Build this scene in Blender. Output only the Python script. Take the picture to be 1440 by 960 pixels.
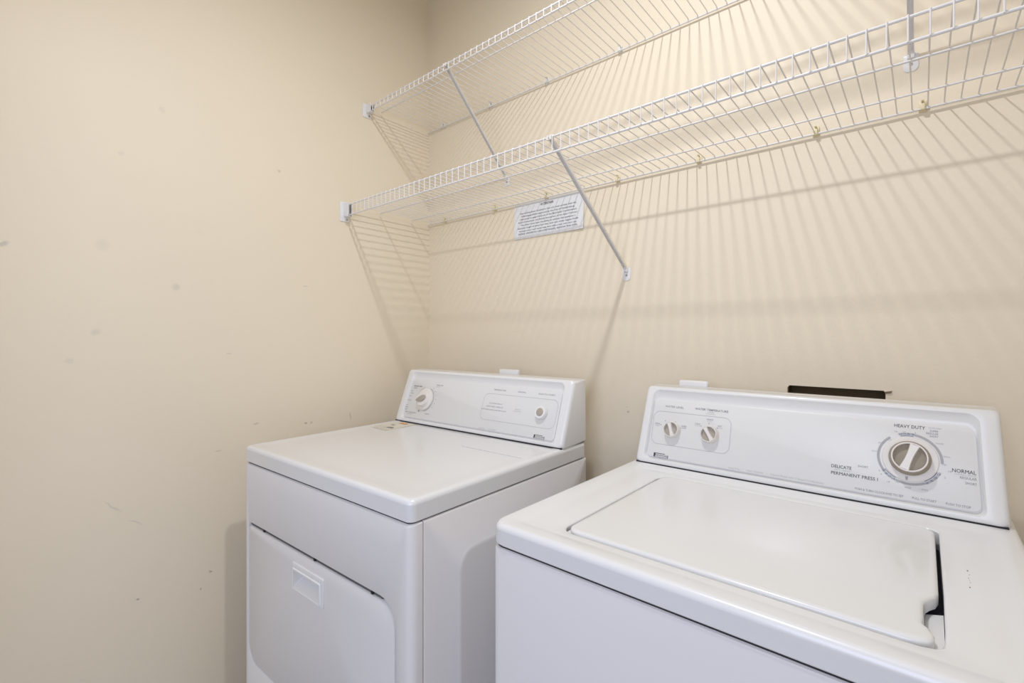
import bpy, bmesh, math
from mathutils import Vector, Matrix

for o in list(bpy.data.objects):
    bpy.data.objects.remove(o, do_unlink=True)
S = bpy.context.scene
C = S.collection
T = 0.914                       # height of the dryer top above the floor

# ------------------------------------------------------------------ camera
cam = bpy.data.cameras.new('camera')
cam.sensor_fit = 'HORIZONTAL'; cam.sensor_width = 36.0
cam.lens = 670.58 / 1440 * 36
cam.shift_y = -8.23 / 1440
cam.clip_start = 0.01
co = bpy.data.objects.new('camera', cam); C.objects.link(co)
co.location = (1.6242, -1.3355, T + 0.313)
co.rotation_euler = (math.pi / 2, 0, 0.7103)
S.camera = co

# ------------------------------------------------------------------ world, lights, exposure
w = bpy.data.worlds.new('world'); S.world = w; w.use_nodes = True
w.node_tree.nodes['Background'].inputs[0].default_value = (0.80, 0.86, 1.0, 1)
w.node_tree.nodes['Background'].inputs[1].default_value = 0.35

def area(name, loc, rot, sx, sy, power, col):
    l = bpy.data.lights.new(name, 'AREA'); l.shape = 'RECTANGLE'
    l.size = sx; l.size_y = sy; l.energy = power; l.color = col
    o = bpy.data.objects.new(name, l); C.objects.link(o)
    o.location = loc; o.rotation_euler = rot
    return o
# unseen fill lamp, added to stand for hall daylight through the open closet front
area('hall_fill', (1.75, -2.50, 1.62), (math.radians(72), 0, math.radians(24)), 1.5, 1.3, 21.5, (0.68, 0.76, 1.0))
LX, LY, LZ = 1.14, -0.80, T + 1.675     # ceiling lamp of the closet
pl = bpy.data.lights.new('ceiling_lamp_light', 'AREA'); pl.shape = 'DISK'; pl.size = 0.065
pl.energy = 11.8; pl.color = (0.90, 0.93, 1.0)
po = bpy.data.objects.new('ceiling_lamp_light', pl); C.objects.link(po); po.location = (LX, LY, LZ)

vs = S.view_settings
S.display_settings.display_device = 'sRGB'
vs.view_transform = 'Standard'; vs.look = 'None'; vs.gamma = 1.0; vs.exposure = 0.17
vs.use_curve_mapping = False

# ------------------------------------------------------------------ materials
def mat(name, col, rough=0.5, spec=0.5, metal=0.0, coat=0.0, bump=None, mott=None):
    m = bpy.data.materials.new(name); m.use_nodes = True
    nt = m.node_tree; b = nt.nodes['Principled BSDF']
    b.inputs['Base Color'].default_value = (*col, 1)
    b.inputs['Roughness'].default_value = rough
    b.inputs['Specular IOR Level'].default_value = spec
    b.inputs['Metallic'].default_value = metal
    b.inputs['Coat Weight'].default_value = coat
    b.inputs['Coat Roughness'].default_value = 0.08
    tc = nt.nodes.new('ShaderNodeTexCoord')
    if mott:
        sc, amt = mott
        n = nt.nodes.new('ShaderNodeTexNoise'); n.inputs['Scale'].default_value = sc
        n.inputs['Detail'].default_value = 3
        nt.links.new(tc.outputs['Object'], n.inputs['Vector'])
        mx = nt.nodes.new('ShaderNodeMix'); mx.data_type = 'RGBA'
        mx.inputs['A'].default_value = (*[c * (1 - amt) for c in col], 1)
        mx.inputs['B'].default_value = (*[min(1, c * (1 + amt)) for c in col], 1)
        nt.links.new(n.outputs['Fac'], mx.inputs['Factor'])
        nt.links.new(mx.outputs['Result'], b.inputs['Base Color'])
    if bump:
        sc, st, dist = bump
        n = nt.nodes.new('ShaderNodeTexNoise'); n.inputs['Scale'].default_value = sc
        n.inputs['Detail'].default_value = 4
        nt.links.new(tc.outputs['Object'], n.inputs['Vector'])
        bp = nt.nodes.new('ShaderNodeBump'); bp.inputs['Strength'].default_value = st
        bp.inputs['Distance'].default_value = dist
        nt.links.new(n.outputs['Fac'], bp.inputs['Height'])
        nt.links.new(bp.outputs['Normal'], b.inputs['Normal'])
    return m

WALL = (0.845, 0.742, 0.57)
M_wall = mat('cream_wall_paint', WALL, 0.55, 0.35, bump=(140, 0.12, 0.002), mott=(2.5, 0.012))

def stains(m, spots, axes):
    """real marks on the paint: each (a, b, radius_a, radius_b, strength, colour) in object space"""
    nt = m.node_tree; b = nt.nodes['Principled BSDF']
    src = b.inputs['Base Color'].links[0].from_socket
    tc = nt.nodes.new('ShaderNodeTexCoord')
    nz = nt.nodes.new('ShaderNodeTexNoise'); nz.inputs['Scale'].default_value = 60
    nt.links.new(tc.outputs['Object'], nz.inputs['Vector'])
    ad = nt.nodes.new('ShaderNodeVectorMath'); ad.operation = 'MULTIPLY_ADD'
    ad.inputs[1].default_value = (0.012,) * 3
    nt.links.new(nz.outputs['Color'], ad.inputs[0]); nt.links.new(tc.outputs['Object'], ad.inputs[2])
    for a, c, ra, rc, st, col, ang in spots:
        mp = nt.nodes.new('ShaderNodeMapping'); mp.vector_type = 'TEXTURE'
        off = 0.006
        if axes == 'yz':
            mp.inputs['Location'].default_value = (0, a + off, c + off)
            mp.inputs['Scale'].default_value = (1, ra, rc); mp.inputs['Rotation'].default_value = (ang, 0, 0)
        else:
            mp.inputs['Location'].default_value = (a + off, 0, c + off)
            mp.inputs['Scale'].default_value = (ra, 1, rc); mp.inputs['Rotation'].default_value = (0, ang, 0)
        nt.links.new(ad.outputs[0], mp.inputs['Vector'])
        sp = nt.nodes.new('ShaderNodeSeparateXYZ'); nt.links.new(mp.outputs[0], sp.inputs[0])
        cb = nt.nodes.new('ShaderNodeCombineXYZ')
        nt.links.new(sp.outputs['Y' if axes == 'yz' else 'X'], cb.inputs['X'])
        nt.links.new(sp.outputs['Z'], cb.inputs['Y'])
        ln = nt.nodes.new('ShaderNodeVectorMath'); ln.operation = 'LENGTH'
        nt.links.new(cb.outputs[0], ln.inputs[0])
        mr = nt.nodes.new('ShaderNodeMapRange')
        mr.inputs['From Min'].default_value = 0.4; mr.inputs['From Max'].default_value = 1.0
        mr.inputs['To Min'].default_value = st; mr.inputs['To Max'].default_value = 0.0
        nt.links.new(ln.outputs['Value'], mr.inputs['Value'])
        mx = nt.nodes.new('ShaderNodeMix'); mx.data_type = 'RGBA'
        nt.links.new(mr.outputs[0], mx.inputs['Factor']); nt.links.new(src, mx.inputs['A'])
        mx.inputs['B'].default_value = (*col, 1)
        src = mx.outputs['Result']
    nt.links.new(src, b.inputs['Base Color'])

DK = (0.32, 0.26, 0.20); PK = (0.72, 0.60, 0.50); GY = (0.45, 0.42, 0.38)
M_wall_left = mat('cream_wall_paint_scuffed', WALL, 0.55, 0.35, bump=(140, 0.12, 0.002), mott=(2.5, 0.012))
Zs = T
stains(M_wall_left, [
    (-0.546, Zs + .008, .008, .005, .55, DK, 0), (-0.525, Zs + .009, .006, .005, .4, DK, 0),
    (-0.375, Zs + .012, .003, .018, .35, DK, .2), (-0.839, Zs - .396, .005, .004, .6, DK, 0),
    (-0.863, Zs - .44, .004, .004, .5, DK, 0), (-1.014, Zs - .406, .006, .004, .65, DK, 0),
    (-1.266, Zs + .527, .012, .006, .5, GY, .4), (-0.546, Zs + .485, .012, .0015, .6, GY, .05),
    (-0.959, Zs + .948, .011, .011, .35, PK, 0), (-0.927, Zs + .453, .012, .012, .28, GY, 0),
    (-1.101, Zs + .322, .012, .011, .22, GY, 0), (-1.068, Zs - .141, .003, .035, .3, GY, .75),
    (-1.02, Zs - .195, .003, .025, .25, GY, .85), (-0.636, Zs + .862, .006, .006, .3, DK, 0),
    (-0.71, Zs + .031, .012, .003, .35, DK, 0), (-1.153, Zs + .25, .012, .009, .18, GY, 0),
    (-0.818, Zs - .038, .012, .002, .4, DK, 0), (-0.788, Zs + .258, .010, .002, .3, GY, 0),
    (-1.05, Zs + .80, .009, .008, .15, GY, 0), (-1.09, Zs + .55, .02, .02, .10, GY, 0),
    (-0.87, Zs + .62, .014, .012, .10, PK, 0)], 'yz')
M_wall_back = mat('cream_wall_paint_back', WALL, 0.55, 0.35, bump=(140, 0.12, 0.002), mott=(2.5, 0.012))
stains(M_wall_back, [(0.943, Zs + .08, .005, .004, .5, DK, 0), (0.938, Zs + .095, .003, .003, .3, DK, 0),
                     (1.60, Zs + .165, .012, .004, .4, (0.6, 0.42, 0.2), 0)], 'xz')
M_ceil = mat('white_ceiling_paint', (0.82, 0.80, 0.76), 0.8, 0.2, bump=(90, 0.2, 0.002))
M_floor = mat('grey_vinyl_floor', (0.42, 0.40, 0.38), 0.45, 0.4, mott=(12, 0.12))
M_enamel = mat('white_enamel', (0.79, 0.785, 0.77), 0.28, 0.5, coat=0.35, mott=(3, 0.008))
M_enamel2 = mat('white_enamel_lid', (0.775, 0.77, 0.75), 0.22, 0.5, coat=0.4, mott=(3, 0.008))
M_side = mat('white_enamel_side', (0.81, 0.785, 0.765), 0.38, 0.5, coat=0.1)
M_side2 = mat('white_enamel_washer_front', (0.77, 0.745, 0.735), 0.36, 0.5, coat=0.1)
M_plastic = mat('white_plastic', (0.83, 0.815, 0.79), 0.35, 0.5)
M_console = mat('white_console_plastic', (0.80, 0.79, 0.765), 0.30, 0.5, coat=0.15)
M_face = mat('pale_grey_faceplate', (0.76, 0.75, 0.72), 0.32, 0.5)
M_dark = mat('dark_seam_and_shade', (0.035, 0.033, 0.035), 0.7, 0.2)
M_gap_shade = mat('dark_grey_gap_shade', (0.13, 0.125, 0.12), 0.7, 0.2)
M_navy = mat('dark_tub_interior', (0.02, 0.022, 0.045), 0.6, 0.3)
M_rubber = mat('black_rubber', (0.02, 0.02, 0.02), 0.6, 0.3)
M_wire = mat('white_vinyl_wire', (0.80, 0.775, 0.74), 0.35, 0.5)
M_brace = mat('white_painted_steel', (0.80, 0.765, 0.71), 0.35, 0.5)
M_clip = mat('yellowed_plastic_clip', (0.80, 0.70, 0.45), 0.45, 0.5)
M_clipw = mat('white_plastic_clip', (0.80, 0.79, 0.74), 0.45, 0.5)
M_steel = mat('zinc_screw', (0.45, 0.44, 0.42), 0.35, 0.5, metal=0.8)
M_ink = mat('black_print', (0.05, 0.05, 0.055), 0.5, 0.3)
M_grey = mat('grey_print', (0.30, 0.30, 0.31), 0.5, 0.3)
M_pale = mat('pale_grey_print', (0.50, 0.50, 0.50), 0.5, 0.3)
M_ring = mat('grey_ring_print', (0.43, 0.42, 0.42), 0.5, 0.3)
M_blue = mat('blue_grey_print', (0.14, 0.16, 0.27), 0.5, 0.3)
M_cream = mat('cream_dial_plastic', (0.79, 0.745, 0.69), 0.35, 0.5)
M_taupe = mat('taupe_inset', (0.42, 0.37, 0.30), 0.5, 0.4)
M_knob_shade = mat('dark_taupe_knob_shade', (0.33, 0.28, 0.21), 0.5, 0.4)
M_paper = mat('white_paper', (0.80, 0.80, 0.79), 0.7, 0.2)
M_sticker = mat('beige_sticker', (0.74, 0.69, 0.57), 0.5, 0.4)
M_orange = mat('orange_print', (0.80, 0.38, 0.14), 0.5, 0.3)
M_cavity = mat('brown_cavity', (0.17, 0.13, 0.075), 0.8, 0.1, mott=(14, 0.25))
M_rust = mat('rust_brown', (0.22, 0.13, 0.06), 0.8, 0.1)

# ------------------------------------------------------------------ helpers
def link(name, me, m, parent=None, smooth=True, kind=None):
    o = bpy.data.objects.new(name, me); C.objects.link(o)
    if m is not None:
        me.materials.clear(); me.materials.append(m)
    if smooth:
        for p in me.polygons: p.use_smooth = True
        me.set_sharp_from_angle(angle=math.radians(38))
    if parent: o.parent = parent
    if kind: o['kind'] = kind
    return o

def frombm(bm):
    bmesh.ops.recalc_face_normals(bm, faces=bm.faces)
    me = bpy.data.meshes.new('mesh'); bm.to_mesh(me); bm.free(); return me

def thing(name, loc, label, cat, rz=0, group=None):
    o = bpy.data.objects.new(name, None); C.objects.link(o)
    o.location = loc; o.rotation_euler = (0, 0, rz)
    o['label'] = label; o['category'] = cat
    if group: o['group'] = group
    return o

def rr(x0, x1, y0, y1, r=0.0, n=6):
    """rounded rectangle, 4(n+1) points counter-clockwise from the lower left; r may be [bl, br, tr, tl]"""
    if not isinstance(r, (list, tuple)): r = [r] * 4
    r = [max(q, 1e-5) for q in r]
    P = []
    for k, (cx, cy, a0) in enumerate(((x0 + r[0], y0 + r[0], 180), (x1 - r[1], y0 + r[1], 270),
                                      (x1 - r[2], y1 - r[2], 0), (x0 + r[3], y1 - r[3], 90))):
        for i in range(n + 1):
            a = math.radians(a0 + 90 * i / n)
            P.append((cx + r[k] * math.cos(a), cy + r[k] * math.sin(a)))
    return P

def loft(loops, cap0=True, cap1=True, bm=None):
    bm = bm or bmesh.new()
    V = [[bm.verts.new(p) for p in L] for L in loops]
    n = len(V[0])
    for a, b in zip(V, V[1:]):
        for i in range(n):
            j = (i + 1) % n
            bm.faces.new((a[i], a[j], b[j], b[i]))
    if cap0: bm.faces.new(V[0])
    if cap1: bm.faces.new(V[-1])
    return bm

def box(bm, x0, x1, y0, y1, z0, z1, bev=0.0, seg=2):
    vs_ = [bm.verts.new((x, y, z)) for z in (z0, z1) for y in (y0, y1) for x in (x0, x1)]
    fs = [bm.faces.new([vs_[i] for i in q]) for q in
          ((0, 2, 3, 1), (4, 5, 7, 6), (0, 1, 5, 4), (2, 6, 7, 3), (0, 4, 6, 2), (1, 3, 7, 5))]
    if bev:
        es = {e for f in fs for e in f.edges}
        bmesh.ops.bevel(bm, geom=list(es), offset=bev, segments=seg, affect='EDGES', profile=0.5)
    return bm

def boxme(*a, **k):
    return frombm(box(bmesh.new(), *a, **k))

def tube(bm, pts, r, n=8, caps=True):
    pts = [Vector(p) for p in pts]
    rings = []
    up = None
    for i, p in enumerate(pts):
        if i == 0: d = pts[1] - p
        elif i == len(pts) - 1: d = p - pts[-2]
        else: d = (pts[i + 1] - p).normalized() + (p - pts[i - 1]).normalized()
        d.normalize()
        if up is None:
            up = Vector((0, 0, 1)) if abs(d.z) < 0.9 else Vector((1, 0, 0))
        u = up - d * up.dot(d)
        if u.length < 1e-4: u = d.orthogonal()
        u.normalize(); up = u
        v = d.cross(u)
        rings.append([bm.verts.new(p + (u * math.cos(2 * math.pi * k / n) + v * math.sin(2 * math.pi * k / n)) * r)
                      for k in range(n)])
    for a, b in zip(rings, rings[1:]):
        for k in range(n):
            j = (k + 1) % n
            bm.faces.new((a[k], a[j], b[j], b[k]))
    if caps:
        bm.faces.new(rings[0]); bm.faces.new(rings[-1])
    return bm

# ------------------------------------------------------------------ setting
RX, FY, CZ = 2.28, -1.60, T + 1.83
def struct(name, me, m, parent=None):
    o = link(name, me, m, parent, smooth=False)
    if not parent: o['kind'] = 'structure'
    return o

# back wall with a real cut-out for the washer supply box
bm = bmesh.new()
hx0, hx1, hz0, hz1 = 1.372, 1.563, T + 0.03, T + 0.191
outer = rr(0, RX, 0, CZ, 0, 1); hole = [(hx0, hz0), (hx0, hz0), (hx1, hz0), (hx1, hz0), (hx1, hz1 - .004), (hx1 - .003, hz1), (hx0 + .004, hz1), (hx0, hz1 - .006)]
loft([[(x, 0, z) for x, z in outer], [(x, 0, z) for x, z in hole], [(x, .013, z) for x, z in hole],
      [(x, .013, z) for x, z in outer]], False, False, bm)
wb = struct('wall_back', frombm(bm), M_wall_back)
bm = bmesh.new()
lo = rr(hx0 - .004, hx1 + .004, hz0 - .01, hz1 + .004, 0, 1)
loft([[(x, .0131, z) for x, z in lo], [(x, .075, z) for x, z in lo]], False, True, bm)
link('wall_recess', frombm(bm), M_cavity, wb, smooth=False)
bm = bmesh.new()   # torn drywall paper at the recess corner
for q in ([(hx1 - .002, 0, hz1 - .002), (hx1 + .012, -.0015, hz1 + .001), (hx1 + .010, -.003, hz1 - .004), (hx1 - .001, -.002, hz1 - .006)],):
    bm.faces.new([bm.verts.new(p) for p in q])
link('torn_paper_edge', frombm(bm), M_cavity, wb, smooth=False)

struct('wall_left', boxme(-0.1, 0, FY - 0.1, 0.1, 0, CZ), M_wall_left)
struct('wall_right', boxme(RX, RX + 0.1, FY - 0.1, 0.1, 0, CZ), M_wall)
struct('floor', boxme(-0.1, RX + 0.1, -3.1, 0.1, -0.05, 0), M_floor)
struct('ceiling', boxme(-0.1, RX + 0.1, FY - 0.1, 0.1, CZ, CZ + 0.05), M_ceil)
bm = bmesh.new()    # front wall around the wide open closet doorway
DX0, DX1, DZ = 0.30, 2.02, 2.06
box(bm, 0, DX0, FY - .1, FY, 0, CZ); box(bm, DX1, RX, FY - .1, FY, 0, CZ); box(bm, DX0, DX1, FY - .1, FY, DZ, CZ)
struct('wall_front', frombm(bm), M_wall)
M_trim = mat('white_trim_paint', (0.80, 0.79, 0.76), 0.4, 0.5)
bm = bmesh.new()
box(bm, DX0 - .06, DX0 + .005, FY + .001, FY + .014, 0, DZ + .06, .003); box(bm, DX1 - .005, DX1 + .06, FY + .001, FY + .014, 0, DZ + .06, .003)
box(bm, DX0 + .006, DX1 - .006, FY + .001, FY + .014, DZ - .005, DZ + .06, .003)
struct('trim_1', frombm(bm), M_trim)

# ceiling lamp holder above the bulb (outside the frame, it is what lights the closet)
lamp = thing('ceiling_lamp', (LX, LY, CZ), 'round white flush ceiling lamp above the washer and dryer', 'lamp')
def lathe(prof, n=32, bm=None, capped=True):
    loops = [[(r * math.cos(2 * math.pi * k / n), r * math.sin(2 * math.pi * k / n), z) for k in range(n)] for r, z in prof]
    return loft(loops, capped, capped, bm)
link('lamp_base', frombm(lathe([(.085, 0), (.085, -.015), (.06, -.025), (.058, -.15), (.052, -.15), (.052, -.03)])), M_plastic, lamp)

# ------------------------------------------------------------------ wire shelves
def wire_shelf(name, z, d, lip, mids, label, shift):
    t = thing(name, (0, 0, z), label, 'shelf')
    x0, x1 = 0.026, RX - 0.026
    def rail(y, zz, r, xa=x0, xb=x1):
        link('rail', frombm(tube(bmesh.new(), [(xa, y, zz), (xb, y, zz)], r, 10)), M_wire, t)
    rail(-d, 0, .0026); rail(-d, -lip, .0026)
    for y in mids: rail(y, -.0028, .0022, .012, RX - .012)
    rail(-.008, -.0032, .0024, .006, RX - .006)
    r = .0013
    b = bmesh.new()
    pts = [(0, -.0065, -.006), (0, -.0075, -.0015), (0, -.012, .0014), (0, -.03, .0014), (0, -d + .004, .0016),
           (0, -d - .0005, .0034), (0, -d - .0036, .0012), (0, -d - .0037, -.004), (0, -d - .0037, -lip - .001)]
    tube(b, pts, r, 6)
    me = frombm(b)
    n = int((x1 - x0 - .01) / .0254)
    first = None
    for i in range(n):
        if first is None:
            first = link('wire', me, M_wire, t)
            o = first
        else:
            o = first.copy(); C.objects.link(o); o.parent = t
        o.location = (x0 + .008 + shift + i * .0254, 0, 0)
    return t

up = wire_shelf('wire_shelf', T + 1.1915, .3033, .0182, [-.2486],
                'upper white wire shelf on the back wall, the narrower one near the top edge', .0050)
lo_ = wire_shelf('wire_shelf', T + .7945, .397, .0381, [-.2523, -.1007],
                 'lower white wire shelf spanning the back wall above the paper notice', -.0007)

# small wall clips along the back rails
bm = bmesh.new()
box(bm, -.0065, .0065, -.0042, 0, -.011, .012, .0012)
box(bm, -.004, .004, -.0125, -.004, -.0092, -.0056, .0008)
box(bm, -.004, .004, -.0142, -.0117, -.0085, .004, .0008)
box(bm, -.0022, .0022, -.0165, -.003, .009, .0115, .0006)
clip_me = frombm(bm)
bm = bmesh.new()
lathe([(.0024, 0), (.0020, .0012), (.0006, .0014)], 10, bm)
screw_me = frombm(bm)
def clip(x, z, m, label):
    t = thing('shelf_clip', (x, 0, z), label, 'clip', group='wall clips of the wire shelves')
    me = clip_me.copy()
    link('clip_body', me, m, t)
    s = link('screw', screw_me.copy(), M_steel, t); s.rotation_euler = (math.pi / 2, 0, 0); s.location = (0, -.0042, .0055)
zc = T + .797
clip(.11, zc, M_clip, 'yellowed clip on the lower shelf back rail nearest the wall corner')
clip(.396, zc, M_clip, 'yellowed clip on the lower shelf back rail, second from the wall corner')
clip(.638, zc, M_clip, 'yellowed clip on the back rail directly above the paper notice')
clip(.911, zc, M_clip, 'yellowed clip on the lower shelf back rail just right of its diagonal brace')
clip(1.159, zc, M_clip, 'yellowed clip on the lower shelf back rail beside a small wall hole')
clip(1.433, zc, M_clip, 'yellowed clip on the lower shelf back rail, second from the right edge of the picture')
clip(1.625, zc, M_clip, 'yellowed clip on the lower shelf back rail below the far right brace foot')
zc = T + 1.194
clip(.099, zc, M_clipw, 'pale clip on the upper shelf back rail nearest the wall corner')
clip(.374, zc, M_clipw, 'pale clip on the upper shelf back rail just right of its left brace')
clip(.641, zc, M_clipw, 'pale clip on the upper shelf back rail, third from the wall corner')
clip(.919, zc, M_clipw, 'pale clip on the upper shelf back rail nearest the top edge of the picture')

# end brackets on the left wall
def end_bracket(z, y, lip, label):
    t = thing('end_bracket', (0, y, z), label, 'bracket')
    h0, h1 = -lip - .022, .013
    bm = bmesh.new(); box(bm, 0, .0035, -.022, .016, h0, h1, .0015)
    box(bm, .003, .0175, -.008, .012, h0 + .018, h1 - .003, .003)
    link('wall_plate', frombm(bm), M_plastic, t)
    bm = bmesh.new()
    a, c = -lip - .006, .007
    box(bm, .0177, .0200, -.008, .009, a, c, .0006)
    box(bm, .0200, .034, -.008, -.0062, a, c, .0006)
    box(bm, .0200, .034, .0072, .009, a, c, .0006)
    box(bm, .0200, .034, -.0062, .0072, a, a + .002, .0005)
    link('rail_cup', frombm(bm), M_plastic, t)
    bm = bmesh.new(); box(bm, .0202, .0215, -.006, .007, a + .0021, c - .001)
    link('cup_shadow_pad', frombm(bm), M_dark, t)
    s = link('screw', screw_me.copy(), M_steel, t); s.rotation_euler = (0, math.pi / 2, 0); s.location = (.0035, .006, h0 + .009)
    s.scale = (1.7, 1.7, 1.7)
end_bracket(T + .7945, -.397, .0381, 'white plastic end bracket on the left wall holding the lower wire shelf')
end_bracket(T + 1.1915, -.3033, .0182, 'white plastic end bracket on the left wall holding the upper wire shelf')

# diagonal braces
def brace(x, y, ztop, zfoot, label):
    t = thing('shelf_brace', (x, 0, zfoot), label, 'brace')
    top = Vector((0, y + .006, ztop - zfoot)); bot = Vector((0, -.006, .024))
    d = (top - bot); L = d.length; d.normalize()
    nrm = Vector((0, d.z, -d.y))
    bm = bmesh.new()
    w2, t2 = .0055, .0034       # U-channel strut
    prof = [(-w2, 0), (-w2, t2), (-w2 + .0012, t2), (-w2 + .0012, .0014), (w2 - .0012, .0014), (w2 - .0012, t2), (w2, t2), (w2, 0)]
    prof = [(-w2, t2 * 2), (-w2 + .0012, t2 * 2), (-w2 + .0012, .0012), (w2 - .0012, .0012), (w2 - .0012, t2 * 2), (w2, t2 * 2), (w2, 0), (-w2, 0)]
    loops = []
    for s_ in (0, L):
        base = bot + d * s_
        loops.append([tuple(base + Vector((a, 0, 0)) - nrm * b_) for a, b_ in prof])
    loft(loops, True, True, bm)
    link('strut', frombm(bm), M_brace, t)
    bm = bmesh.new()
    lo2 = rr(-.013, .013, -.016, .022, [.010, .010, .004, .004], 5)
    loft([[(a, 0, b) for a, b in lo2], [(a, -.0014, b) for a, b in lo2],
          [(a * .93, -.0022, b * .95) for a, b in lo2]], True, True, bm)
    box(bm, -.0062, .0062, -.010, -.002, .010, .026, .0015)
    link('foot', frombm(bm), M_plastic, t)
    s = link('screw', screw_me.copy(), M_steel, t); s.rotation_euler = (math.pi / 2, 0, 0); s.location = (0, -.0022, 0); s.scale = (1.4,) * 3
    bm = bmesh.new()            # hook over the front rail
    tz = ztop - zfoot
    pts = [(0, y + .006, tz - .004), (0, y + .0045, tz + .001), (0, y, tz + .0035), (0, y - .0052, tz + .0012), (0, y - .0058, tz - .008)]
    tube(bm, [(p[0] - .0045, p[1], p[2]) for p in pts], .0022, 8); tube(bm, [(p[0] + .0045, p[1], p[2]) for p in pts], .0022, 8)
    link('hook', frombm(bm), M_brace, t)
brace(.939, -.397, T + .7945, T + .497, 'white diagonal brace under the lower shelf, foot beside the paper notice')
brace(.452, -.3033, T + 1.1915, T + .884, 'left white diagonal brace of the upper shelf, foot seen through the lower shelf')
brace(1.606, -.3033, T + 1.1915, T + .895, 'right white diagonal brace of the upper shelf at the top right')

# ------------------------------------------------------------------ lettering
def text_mesh(s, bold=0.0):
    cu = bpy.data.curves.new('txt', 'FONT'); cu.body = s; cu.size = 1; cu.resolution_u = 2
    cu.offset = bold; cu.align_x = 'LEFT'
    o = bpy.data.objects.new('txt', cu)
    me = bpy.data.meshes.new_from_object(o)
    bpy.data.objects.remove(o)
    xs = [v.co.x for v in me.vertices]; ys = [v.co.y for v in me.vertices]
    return me, min(xs), max(xs), 0.0, 0.72

def lettering(s, x0, x1, yc, h, place, m, parent, bold=0.0, depth=.0004, name='lettering'):
    """text between x0 and x1, centred on yc, cap height h, mapped by place(x, y, d)"""
    me, a, b, c, d = text_mesh(s, bold)
    kx = (x1 - x0) / (b - a); ky = h / (d - c)
    for v in me.vertices:
        v.co = place(x0 + (v.co.x - a) * kx, yc - h / 2 + (v.co.y - c) * ky, depth)
    o = link(name, me, m, parent, smooth=False)
    return o

# ------------------------------------------------------------------ paper notice on the back wall
nt_ = thing('notice', (0, 0, T), 'white paper notice headed ATTENTION on the back wall below the lower shelf', 'sign')
bm = bmesh.new()
N = 12; SX0, SX1, SZ0, SZ1 = .489, .787, .6635, .7885
def bow(u, v):      # the lower right corner lifts a little off the wall
    return -.0012 - .006 * max(0, u - .55) ** 2 * 3 * (1 - v) - .0015 * (1 - v) ** 2
grid = [[bm.verts.new((SX0 + (SX1 - SX0) * i / N, bow(i / N, j / 4), SZ0 + (SZ1 - SZ0) * j / 4)) for i in range(N + 1)] for j in range(5)]
for j in range(4):
    for i in range(N):
        bm.faces.new((grid[j][i], grid[j][i + 1], grid[j + 1][i + 1], grid[j + 1][i]))
back_ = [[bm.verts.new((v.co.x, v.co.y + .0005, v.co.z)) for v in row] for row in grid]
for j in range(4):
    for i in range(N):
        bm.faces.new((back_[j][i], back_[j + 1][i], back_[j + 1][i + 1], back_[j][i + 1]))
edge = [(0, i) for i in range(N)] + [(j, N) for j in range(4)] + [(4, N - i) for i in range(N)] + [(4 - j, 0) for j in range(4)]
for q, (j, i) in enumerate(edge):
    j2, i2 = edge[(q + 1) % len(edge)]
    bm.faces.new((grid[j][i], back_[j][i], back_[j2][i2], grid[j2][i2]))
link('paper', frombm(bm), M_paper, nt_, smooth=False)
def onsign(x, z, d):
    return Vector((x, bow((x - SX0) / (SX1 - SX0), min(1, max(0, (z - SZ0) / (SZ1 - SZ0)))) - .0007 - d, z))
lines = [("ATTENTION", .609, .664, .7745, .0060),
         ("Any clothes dryer installed in this unit must comply with the", .517, .758, .7548, .0052),
         ("following guideline approved by the City of Gaithersburg,", .522, .752, .7442, .0052),
         ("referenced on page thirty-six of the Bennlands Condominium", .517, .760, .7336, .0052),
         ("N.O.S. Documents, and Article twenty-two of the Sales Contract.", .508, .764, .7230, .0052),
         ("This dryer must have the ability to exhaust the appliance a", .520, .755, .7124, .0052),
         ("maximum length of thirty four feet, with two ninety degree bends", .505, .767, .7018, .0052),
         ("through a four inch metal edge duct with a four inch vent cap.", .512, .761, .6912, .0052),
         ("PLEASE: UNDER NO CIRCUMSTANCES, REMOVE THIS SIGN.", .510, .7645, .6806, .0054)]
for s, a, b, z, h in lines:
    lettering(s, a, b, z, h, onsign, M_ink, nt_, 0.0 if s != 'ATTENTION' else .012)
bm = bmesh.new(); bm.faces.new([bm.verts.new(onsign(x, z, .0004)) for x, z in ((.609, .7700), (.664, .7700), (.664, .7706), (.609, .7706))])
link('underline', frombm(bm), M_ink, nt_, smooth=False)

# ------------------------------------------------------------------ shared appliance builders
def face_map(yb, yt, zt):
    L = math.hypot(yt - yb, zt)
    u = Vector((0, (yt - yb) / L, zt / L)); n = Vector((0, -zt / L, (yt - yb) / L))
    return (lambda x, t, d: Vector((x, yb, 0)) + u * t + n * d), L, u, n

def ring_arc(cx, ct, r0, r1, a0, a1, place, d=.0004, n=24):
    """flat printed arc, angles in degrees clockwise from the top"""
    bm = bmesh.new(); k = max(2, int(n * abs(a1 - a0) / 360) + 2)
    A = []; B = []
    for i in range(k):
        a = math.radians(a0 + (a1 - a0) * i / (k - 1))
        A.append(bm.verts.new(place(cx + r0 * math.sin(a), ct + r0 * math.cos(a), d)))
        B.append(bm.verts.new(place(cx + r1 * math.sin(a), ct + r1 * math.cos(a), d)))
    for i in range(k - 1): bm.faces.new((A[i], A[i + 1], B[i + 1], B[i]))
    return frombm(bm)

def outline(x0, x1, t0, t1, r, w, place, d=.0004):
    a = rr(x0, x1, t0, t1, r, 8); b = rr(x0 + w, x1 - w, t0 + w, t1 - w, r - w, 8)
    bm = bmesh.new()
    loft([[place(x, t, d) for x, t in a], [place(x, t, d) for x, t in b]], False, False, bm)
    return frombm(bm)

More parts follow.
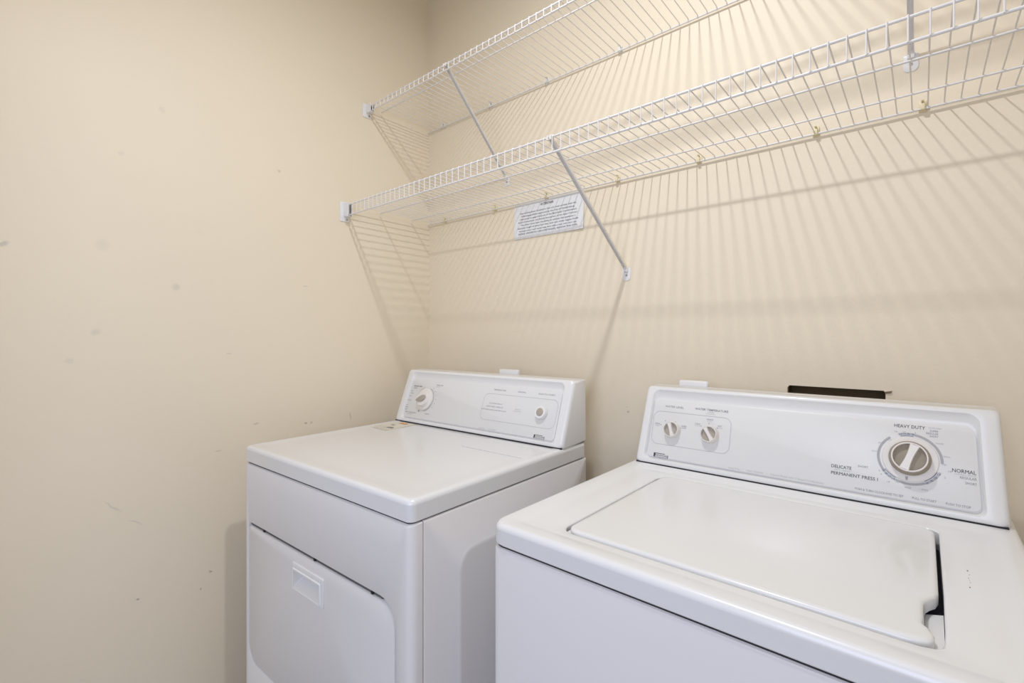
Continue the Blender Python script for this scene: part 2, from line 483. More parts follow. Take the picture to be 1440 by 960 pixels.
def basis(place, n, u, cx, ct, d, rot=0):
    """matrix with local Z along the face normal, local Y up the face, turned clockwise by rot"""
    X = Vector((1, 0, 0)); R = Matrix(((X.x, u.x, n.x), (X.y, u.y, n.y), (X.z, u.z, n.z))).to_4x4()
    return Matrix.Translation(place(cx, ct, d)) @ R @ Matrix.Rotation(-math.radians(rot), 4, 'Z')

def grip_knob(name, parent, M, r, h, m_body, m_in, label=None, flare=1.13):
    """round knob: raised rim, grip bar across, two sunk D-shaped insets"""
    k = link(name, frombm(lathe([(r * flare, 0), (r * (flare - .02), h * .25), (r * 1.0, h * .92), (r * .975, h), (r * .92, h), (r * .90, h * .93), (r * .90, h * .5)], 40)), m_body, parent)
    k.matrix_local = M
    if label: k['label'] = label
    for sgn in (-1, 1):
        bm = bmesh.new(); pts = []
        x0 = r * .26
        am = math.acos(x0 / (r * .885))
        for i in range(13):
            a = -am + 2 * am * i / 12
            pts.append((sgn * r * .885 * math.cos(a), r * .885 * math.sin(a)))
        if sgn < 0: pts.reverse()
        loft([[(x, y, h * .505) for x, y in pts], [(x, y, h * .56) for x, y in pts]], True, True, bm)
        i_ = link('knob_inset', frombm(bm), m_in, k)
    bm = bmesh.new()    # waisted grip bar
    prof = []
    for i in range(9):
        y = -r * .9 + 1.8 * r * i / 8
        prof.append((r * (.20 + .10 * (abs(y) / r) ** 2), y))
    out = [(x, y) for x, y in prof] + [(-x, y) for x, y in reversed(prof)]
    loft([[(x * 1.15, y, h * .5) for x, y in out], [(x, y, h * .92) for x, y in out], [(x * .88, y * .985, h * 1.0) for x, y in out]], True, True, bm)
    link('knob_grip', frombm(bm), m_body, k)
    return k

def console_shell(parent, x0, x1, place, L, zt, yb, taper, px0, px1, yback=-.004):
    """sloped control console with rounded frame, cove and sunken faceplate"""
    bm = bmesh.new(); K = 6
    def P(x, t, d):
        c = (x - (x0 + x1) / 2); x = x - math.copysign(taper * max(0, t) / L, c) * (abs(c) / ((x1 - x0) / 2)); return place(x, t, d)
    back = rr(x0, x1, 0.0015, zt - .002, .006, K)
    lo0 = []
    for x, z in back:
        c = (x - (x0 + x1) / 2); lo0.append(Vector((x - taper * z / zt * c / ((x1 - x0) / 2), yback, z)))
    loops = [lo0]
    for d, ins, r in ((-.014, 0, .008), (-.007, .0012, .010), (-.0025, .004, .012), (0, .009, .014)):
        loops.append([P(x, t, d) for x, t in rr(x0 + ins, x1 - ins, .0015 + ins * .55, L - ins * .75, r, K)])
    # frame inner edge, cove, faceplate
    loops.append([P(x, t, 0) for x, t in rr(px0 - .003, px1 + .003, .013, L * .945, [.012, .012, .018, .018], K)])
    loops.append([P(x, t, -.0035) for x, t in rr(px0 - .001, px1 + .001, .015, L * .925, [.012, .012, .018, .018], K)])
    loops.append([P(x, t, -.0080) for x, t in rr(px0 + .0005, px1 - .0005, .0165, L * .87, [.012, .012, .016, .016], K)])
    loops.append([P(x, t, -.0092) for x, t in rr(px0 + .0015, px1 - .0015, .018, L * .838, [.012, .012, .016, .016], K)])
    loops.append([P(x, t, -.0085) for x, t in rr(px0 + .003, px1 - .003, .0195, L * .83, [.012, .012, .016, .016], K)])
    loft(loops, True, True, bm)
    con = link('console', frombm(bm), M_console, parent)
    bm = bmesh.new()
    lf = rr(px0 + .0035, px1 - .0035, .020, L * .827, [.012, .012, .016, .016], K)
    loft([[P(x, t, -.0072) for x, t in lf], [P(x, t, -.0054) for x, t in lf], [P(x, t, -.005) for x, t in rr(px0 + .0042, px1 - .0042, .0207, L * .8235, [.012, .012, .016, .016], K)]], True, True, bm)
    link('faceplate', frombm(bm), M_face, con)
    # dark seam foot the console stands on
    bm = bmesh.new(); box(bm, x0 + .004, x1 - .004, yb + .003, yback - .003, -.0004, .003)
    link('seam_gasket', frombm(bm), M_dark, con)
    return con

FD = -.005       # faceplate depth under the console frame

def logo(place, x0, x1, tc, parent):
    """small black maker's mark: wedge, top bar, letters, thin rule"""
    h = .0098
    lettering('KENMORE', x0 + .004, x1 - .001, tc - .0002, h * .42, place, M_ink, parent)
    bm = bmesh.new()
    def q(*p): bm.faces.new([bm.verts.new(place(x, t, .0004)) for x, t in p])
    q((x0, tc - h * .5), (x0 + .0032, tc - h * .5), (x0 + .0048, tc + h * .5), (x0, tc + h * .5))
    q((x0 + .004, tc + h * .36), (x1 - .008, tc + h * .36), (x1 - .008, tc + h * .5), (x0 + .004, tc + h * .5))
    q((x0 + .003, tc - h * .5), (x1, tc - h * .5), (x1, tc - h * .43), (x0 + .003, tc - h * .43))
    q((x1 - .0012, tc - h * .5), (x1, tc - h * .5), (x1, tc + h * .3), (x1 - .0012, tc + h * .1))
    link('emblem', frombm(bm), M_ink, parent, smooth=False)

# ------------------------------------------------------------------ dryer
DW, DD = .737, .6555
dryer = thing('dryer', (.1351, -.1457, 0), 'white clothes dryer with a front door, at left beside the scuffed wall', 'dryer', rz=.0308)
def D(name, me, m, parent=None, **k): 
    o = link(name, me, m, parent or dryer, **k); return o
SL = .0438
z_t = T
# top panel
bm = bmesh.new(); K = 6
def L3(x0, x1, y0, y1, r, z): return [(x, y, z) for x, y in rr(x0, x1, y0, y1, r, K)]
loft([L3(.002, DW - .002, -DD + .002, 0, .014, z_t - SL), L3(0, DW, -DD, 0, .016, z_t - SL + .002),
      L3(0, DW, -DD, 0, .016, z_t - .0115), L3(0, DW, -DD, 0, .016, z_t - .0095), L3(.0015, DW - .0015, -DD + .0015, 0, .016, z_t - .0048),
      L3(.0045, DW - .0045, -DD + .0045, -.001, .016, z_t - .0014), L3(.0095, DW - .0095, -DD + .0095, -.002, .016, z_t), L3(.011, DW - .011, -DD + .011, -.003, .016, z_t),
      L3(.028, DW - .028, -DD + .024, -.02, .016, z_t), L3(.036, DW - .036, -DD + .034, -.028, .016, z_t - .0014),
      L3(.06, DW - .06, -DD + .06, -.05, .016, z_t - .0016), L3(.07, DW - .07, -DD + .07, -.06, .016, z_t - .0016)], True, True, bm)
D('top_panel', frombm(bm), M_enamel)
# dark seam under the top
bm = bmesh.new(); loft([L3(.0055, DW - .0055, -DD + .0055, -.004, .013, z) for z in (z_t - SL - .004, z_t - SL + .001)], True, True, bm)
D('top_seam', frombm(bm), M_dark)
# front panel, wrapping round the sides, with a sunk door opening
ZB = .035; zt2 = z_t - SL - .003
dx0, dx1, dz0, dz1 = .0275, .6905, T - .598, T - .2115
rads = [.045, .05, .052, .016]
bm = bmesh.new()
def F3(x0, x1, z0, z1, r, y, n=K): return [(x, y, z) for x, z in rr(x0, x1, z0, z1, r, n)]
loft([F3(0, DW, ZB, zt2, .003, -.6255), F3(0, DW, ZB, zt2, .003, -.638), F3(.0015, DW - .0015, ZB + .001, zt2 - .0005, .004, -.645),
      F3(.006, DW - .006, ZB + .002, zt2 - .0015, .005, -.6515), F3(.012, DW - .012, ZB + .004, zt2 - .003, .006, -.6548),
      F3(.018, DW - .018, ZB + .007, zt2 - .006, .007, -DD),
      F3(dx0 - .003, dx1 + .003, dz0 - .003, dz1 + .003, rads, -DD), F3(dx0 - .0012, dx1 + .0012, dz0 - .001, dz1 + .001, rads, -DD + .0015),
      F3(dx0, dx1, dz0, dz1, rads, -DD + .004), F3(dx0, dx1, dz0, dz1, rads, -DD + .029)], True, True, bm)
fp = D('front_panel', frombm(bm), M_side)
bm = bmesh.new(); loft([F3(dx0 + .0005, dx1 - .0005, dz0 + .0005, dz1 - .0005, rads, -DD + .0285), F3(dx0 + .0005, dx1 - .0005, dz0 + .0005, dz1 - .0005, rads, -DD + .0270)], True, True, bm)
D('door_gap_dark', frombm(bm), M_dark)  # dark sheet added behind the door so its gap looks shaded
# door with a sunk pull
g = .0028
hx0_, hx1_, hz0_, hz1_ = .2835, .4295, T - .3135, T - .2465
bm = bmesh.new()
r2 = [q - g * .8 for q in rads]
loft([F3(dx0 + g, dx1 - g, dz0 + g, dz1 - g - .0048, r2, -DD + .013), F3(dx0 + g, dx1 - g, dz0 + g, dz1 - g - .0048, r2, -DD + .0045),
      F3(dx0 + g + .001, dx1 - g - .001, dz0 + g + .001, dz1 - g - .0063, r2, -DD + .0015),
      F3(dx0 + g + .004, dx1 - g - .004, dz0 + g + .004, dz1 - g - .0095, r2, -DD + .0002),
      F3(hx0_ + .006, hx1_ - .006, hz0_ + .004, hz1_ - .006, .002, -DD + .0002),
      F3(hx0_ + .006, hx1_ - .006, hz0_ + .004, hz1_ - .006, .002, -DD + .010)], False, False, bm)
door = D('door', frombm(bm), M_side)
bm = bmesh.new()
loft([F3(hx0_, hx1_, hz0_, hz1_, .003, -DD + .0000), F3(hx0_, hx1_, hz0_, hz1_, .003, -DD - .0022),
      F3(hx0_ + .002, hx1_ - .002, hz0_ + .0015, hz1_ - .002, .003, -DD - .0030),
      F3(hx0_ + .005, hx1_ - .011, hz0_ + .003, hz1_ - .012, .003, -DD - .0022),
      F3(hx0_ + .006, hx1_ - .013, hz0_ + .0035, hz1_ - .0145, .003, -DD - .0048),
      F3(hx0_ + .009, hx1_ - .018, hz0_ + .006, hz1_ - .0195, .003, -DD - .0040),
      F3(hx0_ + .010, hx1_ - .019, hz0_ + .026, hz1_ - .0198, .002, -DD + .0255)], False, True, bm)
hd = D('door_handle', frombm(bm), M_plastic, door); hd['label'] = 'bright white sunk plastic pull'
bm = bmesh.new(); box(bm, dx0 + .010, dx1 - .046, -DD + .0042, -DD + .012, dz1 - .0062, dz1 - .0002)  # dark strip added in the gap for the shadow under the overhang
D('door_gap_shade', frombm(bm), M_gap_shade)
for x in (.1223, .3856, .6139):
    bm = bmesh.new(); box(bm, x - .0035, x + .0035, -DD - .0004, -DD + .006, dz1 - .0052, dz1 + .0006, .0008)
    D('door_bumper', frombm(bm), M_rubber)
# body and embossed sides
bm = bmesh.new(); box(bm, .012, DW - .012, -.6215, -.002, ZB, zt2)
D('cabinet', frombm(bm), M_side)
def side(sgn):
    bm = bmesh.new(); X = lambda v: v if sgn > 0 else DW - v
    def Sx(y0, y1, z0, z1, r, x): return [(X(x), y, z) for y, z in rr(y0, y1, z0, z1, r, K)]
    y0, y1 = -.6225, -.001
    loft([Sx(y0, y1, ZB, zt2, .001, DW - .0118), Sx(y0, y1, ZB, zt2, .001, DW - .003), Sx(y0 + .001, y1 - .001, ZB + .001, zt2 - .001, .002, DW - .001),
          Sx(y0 + .003, y1 - .003, ZB + .003, zt2 - .003, .003, DW), Sx(-.532, -.075, .12, T - .135, .045, DW), Sx(-.529, -.078, .123, T - .138, .043, DW + .0022),
          Sx(-.520, -.087, .132, T - .147, .038, DW + .0024)], True, True, bm)
    D('side_panel', frombm(bm), M_side)
side(1); side(-1)
# lint screen cover on the top, groove along its edges
bm = bmesh.new()
loft([L3(.487, .7065, -.268, -.141, .003, z_t - .0018), L3(.487, .7065, -.268, -.141, .003, z_t - .0008), L3(.488, .7055, -.267, -.141, .003, z_t - .0002)], True, True, bm)
D('lint_screen_cover', frombm(bm), M_enamel, smooth=False)
bm = bmesh.new(); loft([L3(.4856, .7079, -.2694, -.1405, .003, z_t - .0018), L3(.4856, .7079, -.2694, -.1405, .003, z_t - .0010)], True, True, bm)
D('cover_seam', frombm(bm), M_pale)
# instruction sticker on the top
bm = bmesh.new(); st = [(.0453, -.2671), (.1432, -.2745), (.137, -.145), (.038, -.139)]
loft([[(x, y, z_t - .0016) for x, y in st], [(x, y, z_t - .0006 + (.0025 if i == 0 else .0012 if i == 2 else .0)) for i, (x, y) in enumerate(st)]], True, True, bm)
sk = D('sticker', frombm(bm), M_sticker, smooth=False); sk['label'] = 'beige instruction sticker with orange and black print'
def onst(u, v, d): 
    a = Vector((*st[0], 0)).lerp(Vector((*st[1], 0)), u); b = Vector((*st[3], 0)).lerp(Vector((*st[2], 0)), u)
    q = a.lerp(b, v); return Vector((q.x, q.y, z_t + .0012 + d))
def patch(pts, m, nm, d=.0004):
    bm = bmesh.new(); bm.faces.new([bm.verts.new(onst(u, v, d)) for u, v in pts])
    link(nm, frombm(bm), m, sk, smooth=False)
patch([(.0, .0), (1, .0), (1, .012), (.0, .012)], M_grey, 'printed_border', .0002); patch([(.985, .0), (1, .0), (1, 1), (.985, 1)], M_grey, 'printed_border', .0003)
patch([(.30, .80), (.72, .80), (.66, .93), (.36, .93)], M_orange, 'printed_patch')
patch([(.52, .24), (.84, .26), (.78, .38), (.58, .34)], M_grey, 'printed_patch')
patch([(.30, .50), (.50, .52), (.46, .60), (.32, .58)], M_grey, 'printed_patch')
for i in range(5):
    lettering('WARNING: DO NOT REMOVE' if i == 0 else 'keep area clear of lint and vapors', .08, .92, .08 + .05 * i, .025, onst, M_pale, sk)
for x in (.05, DW - .05):
    for y in (-.60, -.05):
        bm = bmesh.new(); box(bm, x - .02, x + .02, y - .02, y + .02, 0, ZB - .0005, .004)
        D('foot', frombm(bm), M_rubber)
bm = bmesh.new(); box(bm, .397, .480, -.003, .016, T + .150, T + .200, .006, 3)
D('rear_cord_cover', frombm(bm), M_plastic)

# console
pm, Lf, uu, nn = face_map(-.134, -.064, .187)
dc = bpy.data.objects.new('console_origin', None)
def pT(x, t, d): return pm(x, t, d) + Vector((0, 0, T))
con = console_shell(dryer, .0, DW, pm, Lf, .187, -.134, .0015, .034, .706)
con.location = (0, 0, T)
pf = lambda x, t, d: pm(x, t, FD + d)
def LT(s, x0, x1, t, h, m, b=0.0): lettering(s, x0, x1, t, h, pf, m, con, b)
link('printed_outline', outline(.4085, .6955, .0515, .1372, .020, .0009, pf), M_pale, con, smooth=False)
LT('TEMPERATURE', .4413, .4922, .1506, .0046, M_grey); LT('SIGNAL', .5400, .5720, .1508, .0046, M_grey)
LT('PUSH TO START', .6189, .6786, .1506, .0046, M_grey)
LT('COTTON HEAVY', .4359, .4901, .1060, .0036, M_grey); LT('PERM PRESS MEDIUM', .4265, .4949, .0957, .0036, M_grey)
LT('KNIT DELICATE & AIR DRY LOW', .4077, .5112, .0852, .0038, M_grey)
LT('END OF', .5440, .5640, .0965, .0032, M_pale); LT('CYCLE SIGNAL', .5370, .5690, .0905, .0032, M_pale)
LT('HEAVY DUTY', .4144, .4450, .0232, .0036, M_pale); LT('SUPER CAPACITY', .4540, .4885, .0240, .0036, M_pale)
LT('PERMANENT PRESS', .0520, .0960, .1366, .0046, M_ink); LT('NORMAL', .0520, .0740, .1291, .0042, M_grey)
LT('DRY', .0420, .0560, .1175, .0036, M_grey); LT('MORE', .0440, .0600, .1090, .0038, M_grey)
LT('DRY', .0410, .0530, .0980, .0036, M_grey); LT('COTTON', .0380, .0580, .0821, .0042, M_grey)
LT('DRY', .0380, .0500, .0644, .0034, M_grey); LT('MORE', .0360, .0520, .0560, .0036, M_grey); LT('LESS', .0350, .0490, .0481, .0036, M_grey)
LT('KNIT DELICATE', .0420, .1013, .0385, .0046, M_grey); LT('LOW HEAT', .0560, .0820, .0325, .0028, M_pale)
LT('AIR DRY', .1500, .1720, .0412, .0046, M_grey); LT('TIMED DRY', .1694, .2058, .1472, .0046, M_grey); LT('MINUTES', .1700, .1900, .1405, .0028, M_pale)
for i, a in enumerate(range(35, 121, 17)):
    x, t = .133 + .052 * math.sin(math.radians(a)), .092 + .052 * math.cos(math.radians(a))
    LT(str(70 - 10 * i), x - .0025, x + .0025, t, .003, M_grey)
logo(pf, .6320, .6700, .0255, con)
link('dial_ring', ring_arc(.129, .092, .0435, .0455, 25, 165, pf), M_ring, con, smooth=False)
link('dial_ring', ring_arc(.129, .092, .0440, .0455, 275, 340, pf), M_ring, con, smooth=False)
link('dial_pointer', ring_arc(.129, .092, .0435, .0500, 196, 202, pf), M_grey, con, smooth=False)
# timer knob: wide skirt, inner knob and a taupe grip
Mk = basis(pT, nn, uu, .131, .092, FD)
kn = D('timer_knob', frombm(lathe([(.0405, 0), (.0410, .002), (.0400, .0055), (.0385, .0065), (.030, .0072), (.0292, .009), (.0275, .0165), (.026, .018), (.018, .0184)], 48)), M_cream)
kn.matrix_local = Mk
bm = bmesh.new(); pts = []
for i in range(28):
    a = 2 * math.pi * i / 28; x, y = .0235 * math.cos(a), .0125 * math.sin(a)
    y *= (.72 + .28 * math.cos(a + .4)) * 1.1
    ca, sa = math.cos(.40), math.sin(.40); pts.append((x * ca - y * sa - .002, x * sa + y * ca - .002))
loft([[(x, y, .017) for x, y in pts], [(x, y, .0225) for x, y in pts], [(x * .93, y * .90, .0238) for x, y in pts]], True, True, bm)
i_ = link('knob_inset', frombm(bm), M_taupe, kn); i_['label'] = 'taupe pointer grip'
Mk = basis(pT, nn, uu, .645, .0945, FD)
bt = D('start_button', frombm(lathe([(.0195, 0), (.0200, .001), (.0192, .010), (.0175, .0135), (.0120, .0138), (.0118, .0125), (.0117, .0125)], 40)), M_plastic)
bt.matrix_local = Mk
i_ = link('button_cap', frombm(lathe([(.0116, .0126), (.0116, .0146), (.0108, .0152), (.004, .0154)], 32)), M_taupe, bt); i_['label'] = 'taupe button cap'

# ------------------------------------------------------------------ washing machine (origin: rear left corner on the floor)
WW, WD = .6825, .6412
WT = T - .0045
washer = thing('washing_machine', (1.0617, -.100, 0), 'white top-loading washing machine on the right, in front', 'washer', rz=-.0014)
def W(name, me, m, parent=None, **k): return link(name, me, m, parent or washer, **k)
ZS = .0356
# lid outline with the finger notch cut in its right edge
lidp = []
def arc(cx, cy, r, a0, a1, n): 
    for i in range(n + 1):
        a = math.radians(a0 + (a1 - a0) * i / n); lidp.append((cx + r * math.cos(a), cy + r * math.sin(a)))
X0, X1, Y0, Y1 = .1160, .5785, -.5800, -.1850
arc(X0 + .022, Y0 + .022, .022, 180, 270, 6)                   # 7 pts front left
lidp += [(.545, Y0), (.560, Y0 + .0015), (.5685, Y0 + .006), (.5730, Y0 + .014), (.5735, -.5560), (.5700, -.5440), (.5650, -.5370),
         (.5646, -.5200), (.5646, -.4850), (.5660, -.4760), (.5700, -.4650), (.5752, -.4560), (X1, -.4400)]
arc(X1 - .020, Y1 - .020, .020, 0, 90, 6)
arc(X0 + .028, Y1 - .028, .028, 90, 180, 6)
NP = len(lidp)
def inset(P, d):
    out = []; n = len(P)
    for i in range(n):
        p, q, r = Vector(P[i - 1]), Vector(P[i]), Vector(P[(i + 1) % n])
        t = ((r - q).normalized() + (q - p).normalized()).normalized(); out.append((q.x - t.y * d, q.y + t.x * d))
    return out
hole = []       # opening in the top, same point count as the lid outline
hx = [X0 - .0065, .5835, Y0 - .0060, Y1 + .0055]
def arch(cx, cy, r, a0, a1, n):
    for i in range(n + 1):
        a = math.radians(a0 + (a1 - a0) * i / n); hole.append((cx + r * math.cos(a), cy + r * math.sin(a)))
arch(hx[0] + .026, hx[2] + .026, .026, 180, 270, 6)
hole += [(.548, hx[2]), (.562, hx[2] + .0012), (.5720, hx[2] + .0045), (.5790, hx[2] + .011), (.5810, -.5640), (.5818, -.5500), (.5822, -.5370),
         (.5826, -.5200), (.5829, -.4850), (.5830, -.4760), (.5831, -.4650), (.5832, -.4560), (hx[1], -.4400)]
arch(hx[1] - .018, hx[3] - .018, .018, 0, 90, 6); arch(hx[0] + .034, hx[3] - .034, .034, 90, 180, 6)
def rr_w(x0, x1, y0, y1, r):    # outer loops matched to the same count: 7 + 13 + 7 + 7
    P = []
    def a_(cx, cy, s, e, n):
        for i in range(n + 1):
            a = math.radians(s + (e - s) * i / n); P.append((cx + r * math.cos(a), cy + r * math.sin(a)))
    a_(x0 + r, y0 + r, 180, 270, 6); a_(x1 - r, y0 + r, 270, 360, 12); a_(x1 - r, y1 - r, 0, 90, 6); a_(x0 + r, y1 - r, 90, 180, 6)
    return P
assert len(rr_w(0, 1, 0, 1, .1)) == NP == len(hole), (NP, len(hole))
def Z3(P, z): return [(x, y, z) for x, y in P]
bm = bmesh.new()
R = .030
loft([Z3(rr_w(.002, WW - .002, -WD + .002, 0, R), WT - ZS), Z3(rr_w(0, WW, -WD, 0, R), WT - ZS + .002), Z3(rr_w(0, WW, -WD, 0, R), WT - .0105), Z3(rr_w(0, WW, -WD, 0, R), WT - .0085),
      Z3(rr_w(.0015, WW - .0015, -WD + .0015, -.001, R), WT - .0042), Z3(rr_w(.0045, WW - .0045, -WD + .0045, -.002, R), WT - .0012),
      Z3(rr_w(.009, WW - .009, -WD + .009, -.003, R), WT), Z3(rr_w(.0105, WW - .0105, -WD + .0105, -.004, R), WT), Z3(rr_w(.036, .6445, -.612, -.1500, .012), WT),
      Z3(rr_w(.041, .6400, -.607, -.1540, .012), WT - .0022), Z3(rr_w(.060, .632, -.602, -.1600, .012), WT - .0024),
      Z3(inset(hole, -.004), WT - .0024), Z3(inset(hole, -.0015), WT - .0032), Z3(hole, WT - .005), Z3(hole, WT - .034)], True, False, bm)
# the bottom cap must stay open where the tub is
W('top_panel', frombm(bm), M_enamel)
bm = bmesh.new(); loft([[(x, y, z) for x, y in rr(.0050, WW - .0050, -WD + .0050, -.004, [.022, .022, .004, .004], 8)] for z in (WT - ZS - .004, WT - ZS + .0015)], True, True, bm)
W('top_seam', frombm(bm), M_dark)
bm = bmesh.new(); box(bm, .09, .60, -.60, -.17, WT - .0345, WT - .033)  # dark sheet added in place of the open tub interior under the lid
W('tub_interior_dark', frombm(bm), M_navy)
# pale ledge the lid rests on: left, front, back, plus the finger well
bm = bmesh.new()
box(bm, X0 - .0060, X0 + .03, Y0 + .03, Y1 - .03, WT - .020, WT - .0095)
box(bm, X0 + .02, .553, Y0 - .0055, Y0 + .03, WT - .020, WT - .0095); box(bm, X0 + .02, .560, Y1 - .03, Y1 + .005, WT - .020, WT - .0095)
box(bm, X0 - .002, X0 + .02, Y0 + .002, Y0 + .031, WT - .020, WT - .0095); box(bm, X0 + .002, X0 + .02, Y1 - .03, Y1 - .004, WT - .020, WT - .0095)
W('lid_ledge', frombm(bm), M_enamel)
bm = bmesh.new()   # finger well: sloping pale scoop under the notch
a = [(.545, -.5805), (.5815, -.5700), (.5826, -.4640), (.545, -.4700)]
loft([Z3(a, WT - .033), [(.545, -.5805, WT - .020), (.5815, -.5700, WT - .0105), (.5826, -.4640, WT - .018), (.545, -.4700, WT - .026)]], True, True, bm)
W('finger_well', frombm(bm), M_enamel)
# lid
bm = bmesh.new()
li = inset(lidp, .0012); l2 = inset(lidp, .0035)
def dome(P, z0, k):
    return [(x, y, z0 + k) for x, y in P]
loft([Z3(lidp, WT - .0165), Z3(lidp, WT - .0045), Z3(li, WT - .0022), Z3(l2, WT - .0010), Z3(inset(lidp, .007), WT - .0004), Z3(inset(lidp, .009), WT - .0004)], True, True, bm)
W('lid', frombm(bm), M_enamel2)
# rust specks right of the lid
for x, y, s in ((.6098, -.3385, .0022), (.6110, -.352, .0010), (.6094, -.3655, .0011), (.6105, -.379, .0010), (.6092, -.3955, .0020), (.6100, -.372, .0008)):
    bm = bmesh.new(); lathe([(s, 0), (s * .9, .00025)], 8, bm)
    o = W('rust_speck', frombm(bm), M_rust); o.location = (x, y, WT - .0024); o.scale = (.4, .9, 1)
# front and cabinet
zt3 = WT - ZS - .0035
bm = bmesh.new()
def cab(ins, z, r=.024): return [(x, y, z) for x, y in rr(ins, WW - ins, -WD + ins, -.002, [r, r, .004, .004], 8)]
loft([cab(.001, ZB), cab(.001, zt3 - .006), cab(.0022, zt3 - .002), cab(.006, zt3)], True, True, bm)
W('cabinet', frombm(bm), M_side2)
for x in (.05, WW - .05):
    for y in (-.58, -.06):
        bm = bmesh.new(); box(bm, x - .02, x + .02, y - .02, y + .02, 0, ZB - .0005, .004)
        W('foot', frombm(bm), M_rubber)
bm = bmesh.new(); box(bm, .0775, .1530, -.003, .013, T + .155, T + .197, .006, 3)
W('rear_cord_cover', frombm(bm), M_plastic)

pm2, Lw, uw, nw = face_map(-.118, -.060, .190)
def pT2(x, t, d): return pm2(x, t, d) + Vector((0, 0, WT))
wcon = console_shell(washer, .0095, .6745, pm2, Lw, .190, -.118, .0085, .0345, .6435)
wcon.location = (0, 0, WT)
pg = lambda x, t, d: pm2(x, t, FD + d)
def LW(s, x0, x1, t, h, m, b=0.0): lettering(s, x0, x1, t, h, pg, m, wcon, b)
link('printed_outline', outline(.0445, .2312, .0520, .1345, .017, .0009, pg), M_pale, wcon, smooth=False)
LW('WATER LEVEL', .0714, .1181, .1478, .0050, M_grey); LW('WATER TEMPERATURE', .1456, .2221, .1489, .0050, M_grey, .015)
LW('WASH', .1760, .1900, .1432, .0026, M_pale); LW('RINSE', .1720, .1930, .1390, .0022, M_pale)
LW('MINI', .0505, .0625, .1018, .0036, M_grey); LW('LOAD', .0510, .0625, .0972, .0030, M_pale)
LW('SUPER', .1170, .1300, .1030, .0034, M_grey); LW('LARGE', .1165, .1290, .0985, .0030, M_grey)
LW('COLD', .1490, .1620, .1130, .0036, M_grey); LW('COLD', .1490, .1620, .1085, .0026, M_pale)
LW('WARM', .1750, .1900, .1262, .0036, M_grey); LW('COLD', .1770, .1880, .1215, .0026, M_pale)
LW('HOT', .2015, .2115, .1134, .0036, M_grey); LW('COLD', .2010, .2120, .1090, .0026, M_pale)
for x, t in ((.0655, .1000), (.0760, .1110), (.1015, .1110), (.1130, .1010), (.1640, .1085), (.1815, .1165), (.2010, .1085)):
    link('dial_dot', ring_arc(x, t, 0.0001, .0011, 0, 360, pg), M_grey, wcon, smooth=False)
logo(pg, .0563, .0928, .0250, wcon)
LW('Heavy Duty', .2327, .2561, .0243, .0036, M_pale); LW('Super Capacity', .2696, .3043, .0250, .0036, M_pale)
LW('2 Speed Motor with 3 Speed Combinations', .3173, .4132, .0250, .0038, M_pale)
for x in (.2625, .3110):
    link('dial_dot', ring_arc(x, .0248, 0.0001, .0007, 0, 360, pg), M_pale, wcon, smooth=False)
LW('HEAVY DUTY', .5224, .5667, .1549, .0062, M_ink); LW('COTTON / SPORTS', .5715, .5890, .1560, .0024, M_pale)
LW('SUPER', .5735, .5850, .1506, .0036, M_grey); LW('REGULAR', .5685, .5850, .1458, .0036, M_grey); LW('SHORT', .5730, .5850, .1410, .0036, M_grey)
LW('NORMAL', .6029, .6335, .0855, .0066, M_ink); LW('COTTON / SPORTS', .6060, .6330, .0795, .0024, M_pale)
LW('REGULAR', .6130, .6340, .0746, .0042, M_grey); LW('SHORT', .6195, .6340, .0662, .0040, M_grey)
LW('DELICATE', .4251, .4578, .0622, .0062, M_ink); LW('SHORT', .4680, .4840, .0688, .0038, M_grey)
LW('KNITS / GENTLE', .4300, .4560, .0555, .0022, M_pale)
LW('PERMANENT PRESS I', .4251, .4990, .0490, .0062, M_ink)
LW('PUSH & TURN CLOCKWISE TO SET', .4646, .5369, .0258, .0042, M_grey); LW('PULL TO START', .5489, .5821, .0262, .0042, M_grey)
LW('PUSH TO STOP', .5941, .6259, .0262, .0042, M_grey)
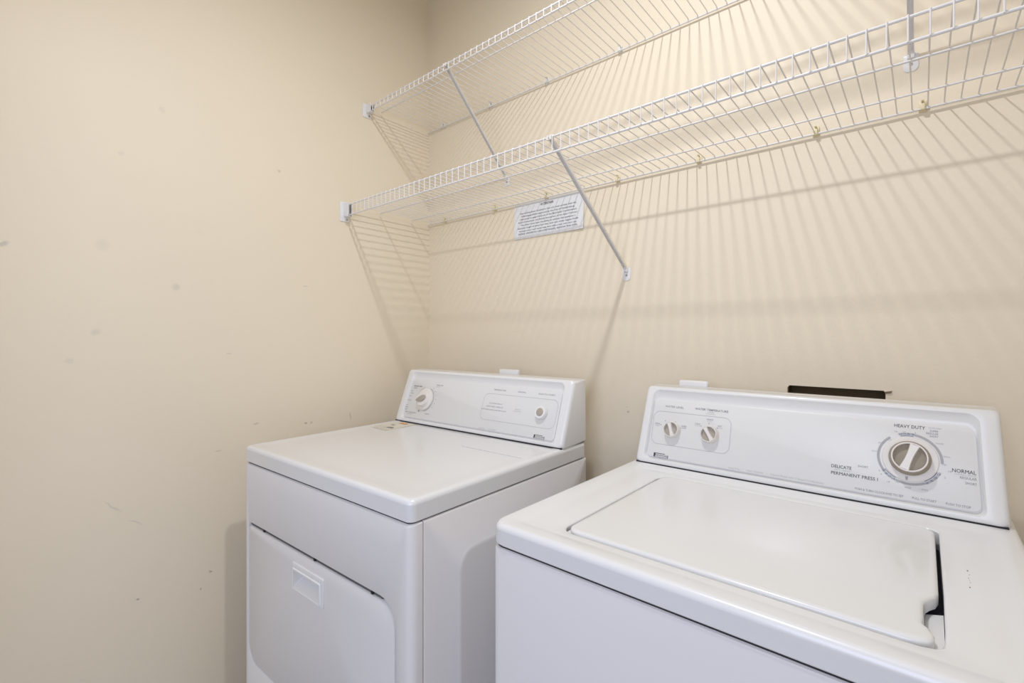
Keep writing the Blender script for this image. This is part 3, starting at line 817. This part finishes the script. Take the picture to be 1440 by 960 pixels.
# printed ring round the timer
cx, ct = .5445, .0950
for a0, a1, m in ((10, 92, M_ring), (152, 205, M_ring), (232, 322, M_ring)):
    link('dial_ring', ring_arc(cx, ct, .0435, .0475, a0, a1, pg, n=60), m, wcon, smooth=False)
for a0, a1 in ((-20, 10), (112, 152), (205, 238)):
    link('dial_ring', ring_arc(cx, ct, .0440, .0480, a0, a1, pg, d=.0003, n=60), M_pale, wcon, smooth=False)
    link('dial_mark', ring_arc(cx, ct, .0418, .0428, a0 + 2, a1 - 2, pg, d=.0005, n=60), M_blue, wcon, smooth=False)
    for i in range(4):
        a = math.radians(a0 + (a1 - a0) * (i + .5) / 4); x, t = cx + .046 * math.sin(a), ct + .046 * math.cos(a)
        lettering(str(14 - 4 * i) if i < 3 else '2', x - .0022, x + .0022, t, .0030, pg, M_blue, wcon, 0, .0006)
for s, x, t, w in (('RINSE', .4940, .1015, .010), ('SPIN', .5030, .1185, .009), ('SOAK', .5165, .1260, .008), ('10', .5250, .1430, .004), ('OFF', .5370, .1440, .005), ('4', .5530, .1440, .0016),
                   ('RINSE', .5870, .1290, .010), ('SPIN', .5960, .1070, .009), ('OFF', .5930, .0925, .006), ('10', .6000, .0820, .004), ('2', .5935, .0700, .0016),
                   ('RINSE', .5430, .0430, .009), ('SPIN', .5660, .0435, .009), ('OFF', .5280, .0500, .006), ('10', .5150, .0480, .004), ('6', .5040, .0600, .0016), ('8', .5010, .0660, .0016)):
    LW(s, x - w / 2, x + w / 2, t, .0028, M_pale if len(s) > 2 else M_grey)
sk_ = W('timer_dial', frombm(lathe([(.0408, 0), (.0410, .0008), (.0400, .0022), (.034, .0030), (.032, .0030)], 56)), M_cream); sk_['label'] = 'cream dial disc round the timer knob'
sk_.matrix_local = basis(pT2, nw, uw, .5452, .0945, FD)
bm = bmesh.new()
pts = [(-.0022, .0032, 0), (.0022, .0032, 0), (.0013, -.0032, 0), (-.0013, -.0032, 0)]
bm.faces.new([bm.verts.new((x - .0042, y - .0352, .0032)) for x, y, _ in pts])
o = link('dial_pointer', frombm(bm), M_ring, sk_, smooth=False)
cl_ = W('knob_shade_ring', frombm(lathe([(.0305, 0), (.0305, .009), (.0290, .0125), (.0262, .0140)], 48)), M_knob_shade)  # dark ring added, paints the shaded side wall of the knob
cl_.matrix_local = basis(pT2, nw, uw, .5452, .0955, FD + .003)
grip_knob('timer_knob', washer, basis(pT2, nw, uw, .5452, .0962, FD + .003, 19), .0265, .022, M_cream, M_taupe, 'cream timer knob with taupe insets', 1.04)
grip_knob('water_level_knob', washer, basis(pT2, nw, uw, .0968, .0905, FD, -20), .0182, .016, M_cream, M_taupe, 'cream water level knob')
grip_knob('water_temperature_knob', washer, basis(pT2, nw, uw, .1865, .0910, FD, -33), .0182, .016, M_cream, M_taupe, 'cream water temperature knob')

for m in [x for x in bpy.data.materials if x.users == 0]: bpy.data.materials.remove(m)
